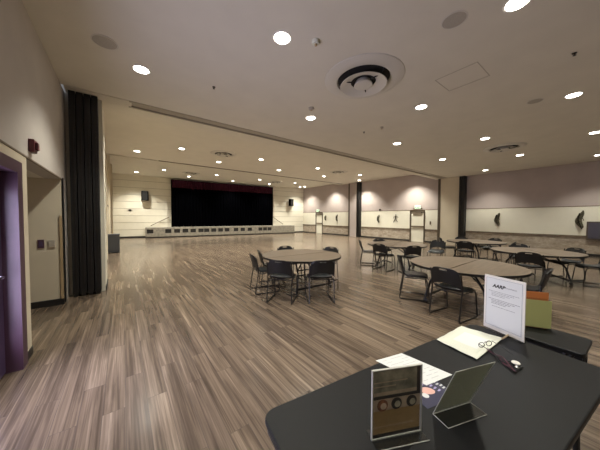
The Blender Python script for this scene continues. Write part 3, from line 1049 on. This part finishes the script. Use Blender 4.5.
# ---- stand C: slanted acrylic seen from behind
a, L_ = local((1.078, .462), (1.288, .390))
t = thing('slanted_sign_holder', 'empty-looking slanted acrylic holder seen from behind, grey back sheet', 'sign holder', (1.078, .462, TZ), a)
W = .222
LEAN = R(22)
LP = .27
def pan(y0, y1, x0=0, x1=W, s0=0, s1=LP):
    def P(x, s_, d_):
        return (x, -s_ * math.sin(LEAN) - d_ * math.cos(LEAN), .003 + s_ * math.cos(LEAN) - d_ * math.sin(LEAN) + .0)
    return [P(x0, s0, y0), P(x1, s0, y0), P(x1, s1, y0), P(x0, s1, y0)]
MB().slab(pan(.0, 0), .002).build('acrylic_panel', MT['clear'], t)
MB().slab(pan(.0, 0, .004, W - .004, .004, LP - .004), .0006).move(Matrix.Translation((0, .003, .001))).build('back_sheet', MT['grey2'], t)
MB().slab([(0, 0, .003), (W, 0, .003), (W, -.075, .003), (0, -.075, .003)], .003).build('acrylic_base', MT['clear'], t)
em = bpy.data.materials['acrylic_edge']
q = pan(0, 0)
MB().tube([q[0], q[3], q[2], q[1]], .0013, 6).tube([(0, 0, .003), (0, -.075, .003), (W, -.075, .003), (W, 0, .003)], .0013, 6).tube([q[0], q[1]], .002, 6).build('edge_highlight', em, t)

# ---- sign B: large white notice
a, L_ = local((2.30, .615), (2.205, .365))
W, HH = .275, .42
t = thing('notice_sign', 'tall white printed notice in an acrylic frame with black heading', 'sign', (2.31, .62, TZ), a)
MB().box(0, W, -.004, .004, .004, HH).build('acrylic_frame', MT['trimw'], t, bevel=.001)
pg = MB().box(.014, W - .014, -.0052, -.004, .03, HH - .014).build('page', MT['paper'], t)
MB().box(.016, .0175, -.0058, -.0052, .035, HH - .018).box(W - .0185, W - .017, -.0058, -.0052, .035, HH - .018).box(.016, W - .017, -.0058, -.0052, HH - .0195, HH - .018).box(.016, W - .017, -.0058, -.0052, .035, .0365).build('border_line', MT['grink'], pg)
text('heading', 'AARP', .034, MT['ink'], pg, (.062, -.0056, HH - .085), (R(90), 0, 0), bold=.0014, shear=.25)
text('heading', 'Foundation', .0165, MT['grink'], pg, (.150, -.0056, HH - .076), (R(90), 0, 0))
ln = MB()
rnd = random.Random(3)
def para(z, rows, x0, x1, th=.0028):
    for r_ in range(rows):
        zz = z - r_ * .011
        x = x0 + (.02 if r_ else 0)
        end = x1 - (.03 * r_)
        while x < end:
            wl = rnd.uniform(.008, .02)
            ln.box(x, min(x + wl, end), -.0058, -.0052, zz, zz + th)
            x += wl + .003
para(HH - .118, 4, .035, W - .035)
para(HH - .178, 4, .035, W - .03, .0036)
para(HH - .232, 1, .06, W - .06)
ln.build('text_lines', MT['grink'], pg)
MB().box(0, W, -.035, .035, .0, .004).build('acrylic_base', MT['clear'], t)

# ---- orange and yellow papers in a holder on the side table
t = thing('flyer_holder', 'clear holder with a yellow-green flyer behind the white notice', 'flyer holder', (2.555, .425, TZ - .002), math.atan2(-.14, .085))
box('acrylic_back', MT['clear'], 0, .165, .004, .006, .003, .24, t)
box('acrylic_base', MT['clear'], 0, .165, -.03, .05, 0, .003, t)
fl = box('flyer', MT['yellow'], .002, .163, -.001, .001, .012, .225, t)
t = tag(MB().box(-.02, .150, .0, .002, 0, .285).build('orange_flyer', MT['orange']), 'orange flyer standing up behind the yellow-green one', 'flyer')
t.location = (2.555 + .012, .425 + .008, TZ)
t.rotation_euler = (0, 0, math.atan2(-.14, .085))

# ---- papers lying on the table
def poly_thing(name, pts, z0, th, m, label, cat):
    o_ = MB().prism(pts, z0, z0 + th).build(name, m)
    return tag(o_, label, cat)
cA, cB = Vector((1.21, .85)), Vector((1.41, .80))
v = Vector((.03, -.285))
sheet = poly_thing('printed_sheet', [cA + v, cB + v * .98, cB, cA], TZ + .0012, .0008, MT['paper'], 'white printed sheet lying behind the brown leaflet stand', 'paper')
ln = MB()
for r_ in range(10):
    for c_ in range(3):
        if (r_ * 3 + c_) % 5 == 4: continue
        p = cA + v * (.08 + r_ * .09) + (cB - cA) * (.12 + .28 * c_)
        e1 = (cB - cA).normalized()
        e2 = v.normalized()
        wl = .03 + .012 * ((r_ * 7 + c_ * 5) % 3)
        ln.prism([p, p + e1 * wl, p + e1 * wl + e2 * .0022, p + e2 * .0022][::-1], TZ + .002, TZ + .0024)
ln.build('print', mat('pale_print', (.42, .42, .44), .6), sheet)
fp = [Vector((1.09, .49)), Vector((1.29, .44)), Vector((1.355, .66)), Vector((1.15, .72))]
fly = poly_thing('photo_flyer', fp, TZ + .0002, .0008, MT['navy'], 'dark navy flyer with pink and white print beside the slanted holder', 'flyer')
def on(p, r, mm, sx=1.0):
    MB().lathe([(r, 0), (r, .0006)], 22).move(Matrix.Translation((p[0], p[1], TZ + .001)) @ Matrix.Rotation(R(-40), 4, 'Z') @ Matrix.Diagonal((sx, 1, 1, 1))).build('printed_spot', MT[mm], fly)
on((1.205, .545), .024, 'pink', 1.5)
on((1.165, .535), .016, 'paper')
on((1.215, .60), .018, 'lav', 1.6)
text('print', '1040', .04, MT['lav'], fly, (1.262, .50, TZ + .0014), (0, 0, R(-100))) if False else None
for i in range(7):
    p = Vector((1.285 + .006 * (i % 2), .575 - .016 * i))
    MB().prism([p, p + Vector((.02, -.002)), p + Vector((.018, -.010)), p + Vector((.002, -.008))][::-1], TZ + .001, TZ + .0016).build('printed_mark', MT['paper'], fly)
for i in range(4):
    p = Vector((1.245, .575 - .02 * i))
    MB().prism([p, p + Vector((.022, .001)), p + Vector((.02, -.009)), p + Vector((.003, -.007))][::-1], TZ + .001, TZ + .0016).build('printed_mark', MT['lav'], fly)

# ---- cream tray with paper
q0, q1, q2, q3 = Vector((1.75, .735)), Vector((2.13, .715)), Vector((2.15, .465)), Vector((1.70, .485))
def quad(u, v):
    a_ = q0.lerp(q1, u)
    b_ = q3.lerp(q2, u)
    return b_.lerp(a_, v)
def tray(u, v):
    p = quad(u, v)
    e = min(u, 1 - u, v, 1 - v)
    z_ = .008 * max(0, 1 - e / .10) + .002 * math.sin(u * 17) * (1 if e < .04 else 0) * (1 if v > .5 else .5)
    if e < .02: z_ += .0015 * math.sin(v * 14)
    return Vector((p.x, p.y, TZ + .004 + z_))
tr_ = MB().grid(tray, 24, 24, .003).build('paper_tray', MT['creamp'], smooth=True)
tag(tr_, 'cream paper tray with wavy raised edges beside the white notice', 'tray')
MB().prism([quad(.2, .14), quad(.84, .14), quad(.84, .84), quad(.2, .84)], TZ + .0056, TZ + .0072).build('liner', MT['creamp'], tr_)
sh = MB().prism([quad(.3, .2), quad(.78, .2), quad(.78, .78), quad(.3, .78)], TZ + .0075, TZ + .0085).build('blank_sheet', MT['paper'])
tag(sh, 'blank white sheet lying in the cream tray', 'paper')

# ---- pencil, glasses, lanyard
pc = tag(MB().tube([(2.11, .46, TZ + .021), (2.285, .455, TZ + .0075)], .006, 6).build('pencil', MT['tan']), 'tan pencil lying across the corner of the cream tray', 'pencil')
z_ = TZ
gl = thing('eyeglasses', 'thin dark wire eyeglasses resting on the edge of the cream tray', 'glasses', (1.90, .50, TZ + .018), R(-20))
for cx in (-.032, .034):
    MB().tube([(cx + .025 * math.cos(i * math.pi / 8), .004 * math.sin(i * math.pi / 8), .016 + .014 * math.sin(i * math.pi / 8)) for i in range(16)], .0022, 6, closed=True).build('rim', MT['blk'], gl)
MB().tube([(-.006, 0, .028), (.001, 0, .032), (.008, 0, .028)], .002).build('bridge', MT['blk'], gl)
MB().tube([(-.06, 0, .028), (-.055, -.06, .02), (-.05, -.13, .004)], .002).build('temple', MT['blk'], gl)
MB().tube([(.062, 0, .028), (.06, -.06, .02), (.055, -.13, .004)], .002).build('temple', MT['blk'], gl)
ly = thing('lanyard', 'dark and maroon lanyard cords ending in a round white badge reel', 'lanyard', (1.80, .35, TZ))
for j, (mm, off) in enumerate((('blk', 0), ('red', .008), ('blk', .018), ('blk', -.006), ('red', .026))):
    pts = []
    for i in range(15):
        s_ = i / 14
        pts.append((.10 - .16 * s_ * (1 - .0 * j) + off * math.sin(s_ * 6 + j), .16 * (1 - s_) - .03 + .010 * math.sin(s_ * 8 + j * 2), .004 + .003 * j + .004 * abs(math.sin(s_ * 9 + j))))
    MB().tube(pts, .0026, 6).build('cord', MT[mm], ly)
MB().lathe([(.019, 0), (.021, .004), (.018, .008), (.004, .010)], 24, (.035, -.015, .012)).build('badge_reel', MT['trimw'], ly, smooth=True)
MB().lathe([(.010, 0), (.012, .010), (.006, .016)], 18, (-.005, -.028, .003)).build('clasp', MT['chrome'], ly, smooth=True)
MB().tube([(-.06, -.03, .006), (-.02, -.035, .008), (.03, -.045, .006)], .006, 8).build('pen', MT['blk'], ly)
MB().tube([(.00, .03, .008), (.04, .01, .010), (.06, -.01, .008)], .0045, 8).build('clip', MT['blk'], ly)

# ------------------------------------------------------------------ daylight coming in through the glazed door
ad_ = bpy.data.lights.new('daylight', 'AREA')
ad_.shape = 'RECTANGLE'
ad_.size, ad_.size_y = 1.7, 1.6
ad_.energy = DAY_W
ad_.color = (.74, .72, 1)
ao = bpy.data.objects.new('daylight', ad_)
link(ao)
ao.location = (XL - .35, 2.85, 1.15)
ao.rotation_euler = (0, R(-90), 0)
struct(box('wall_porch', MT['grey'], XL - 1.6, XL - 1.5, .5, 4.0, 0, 2.6))
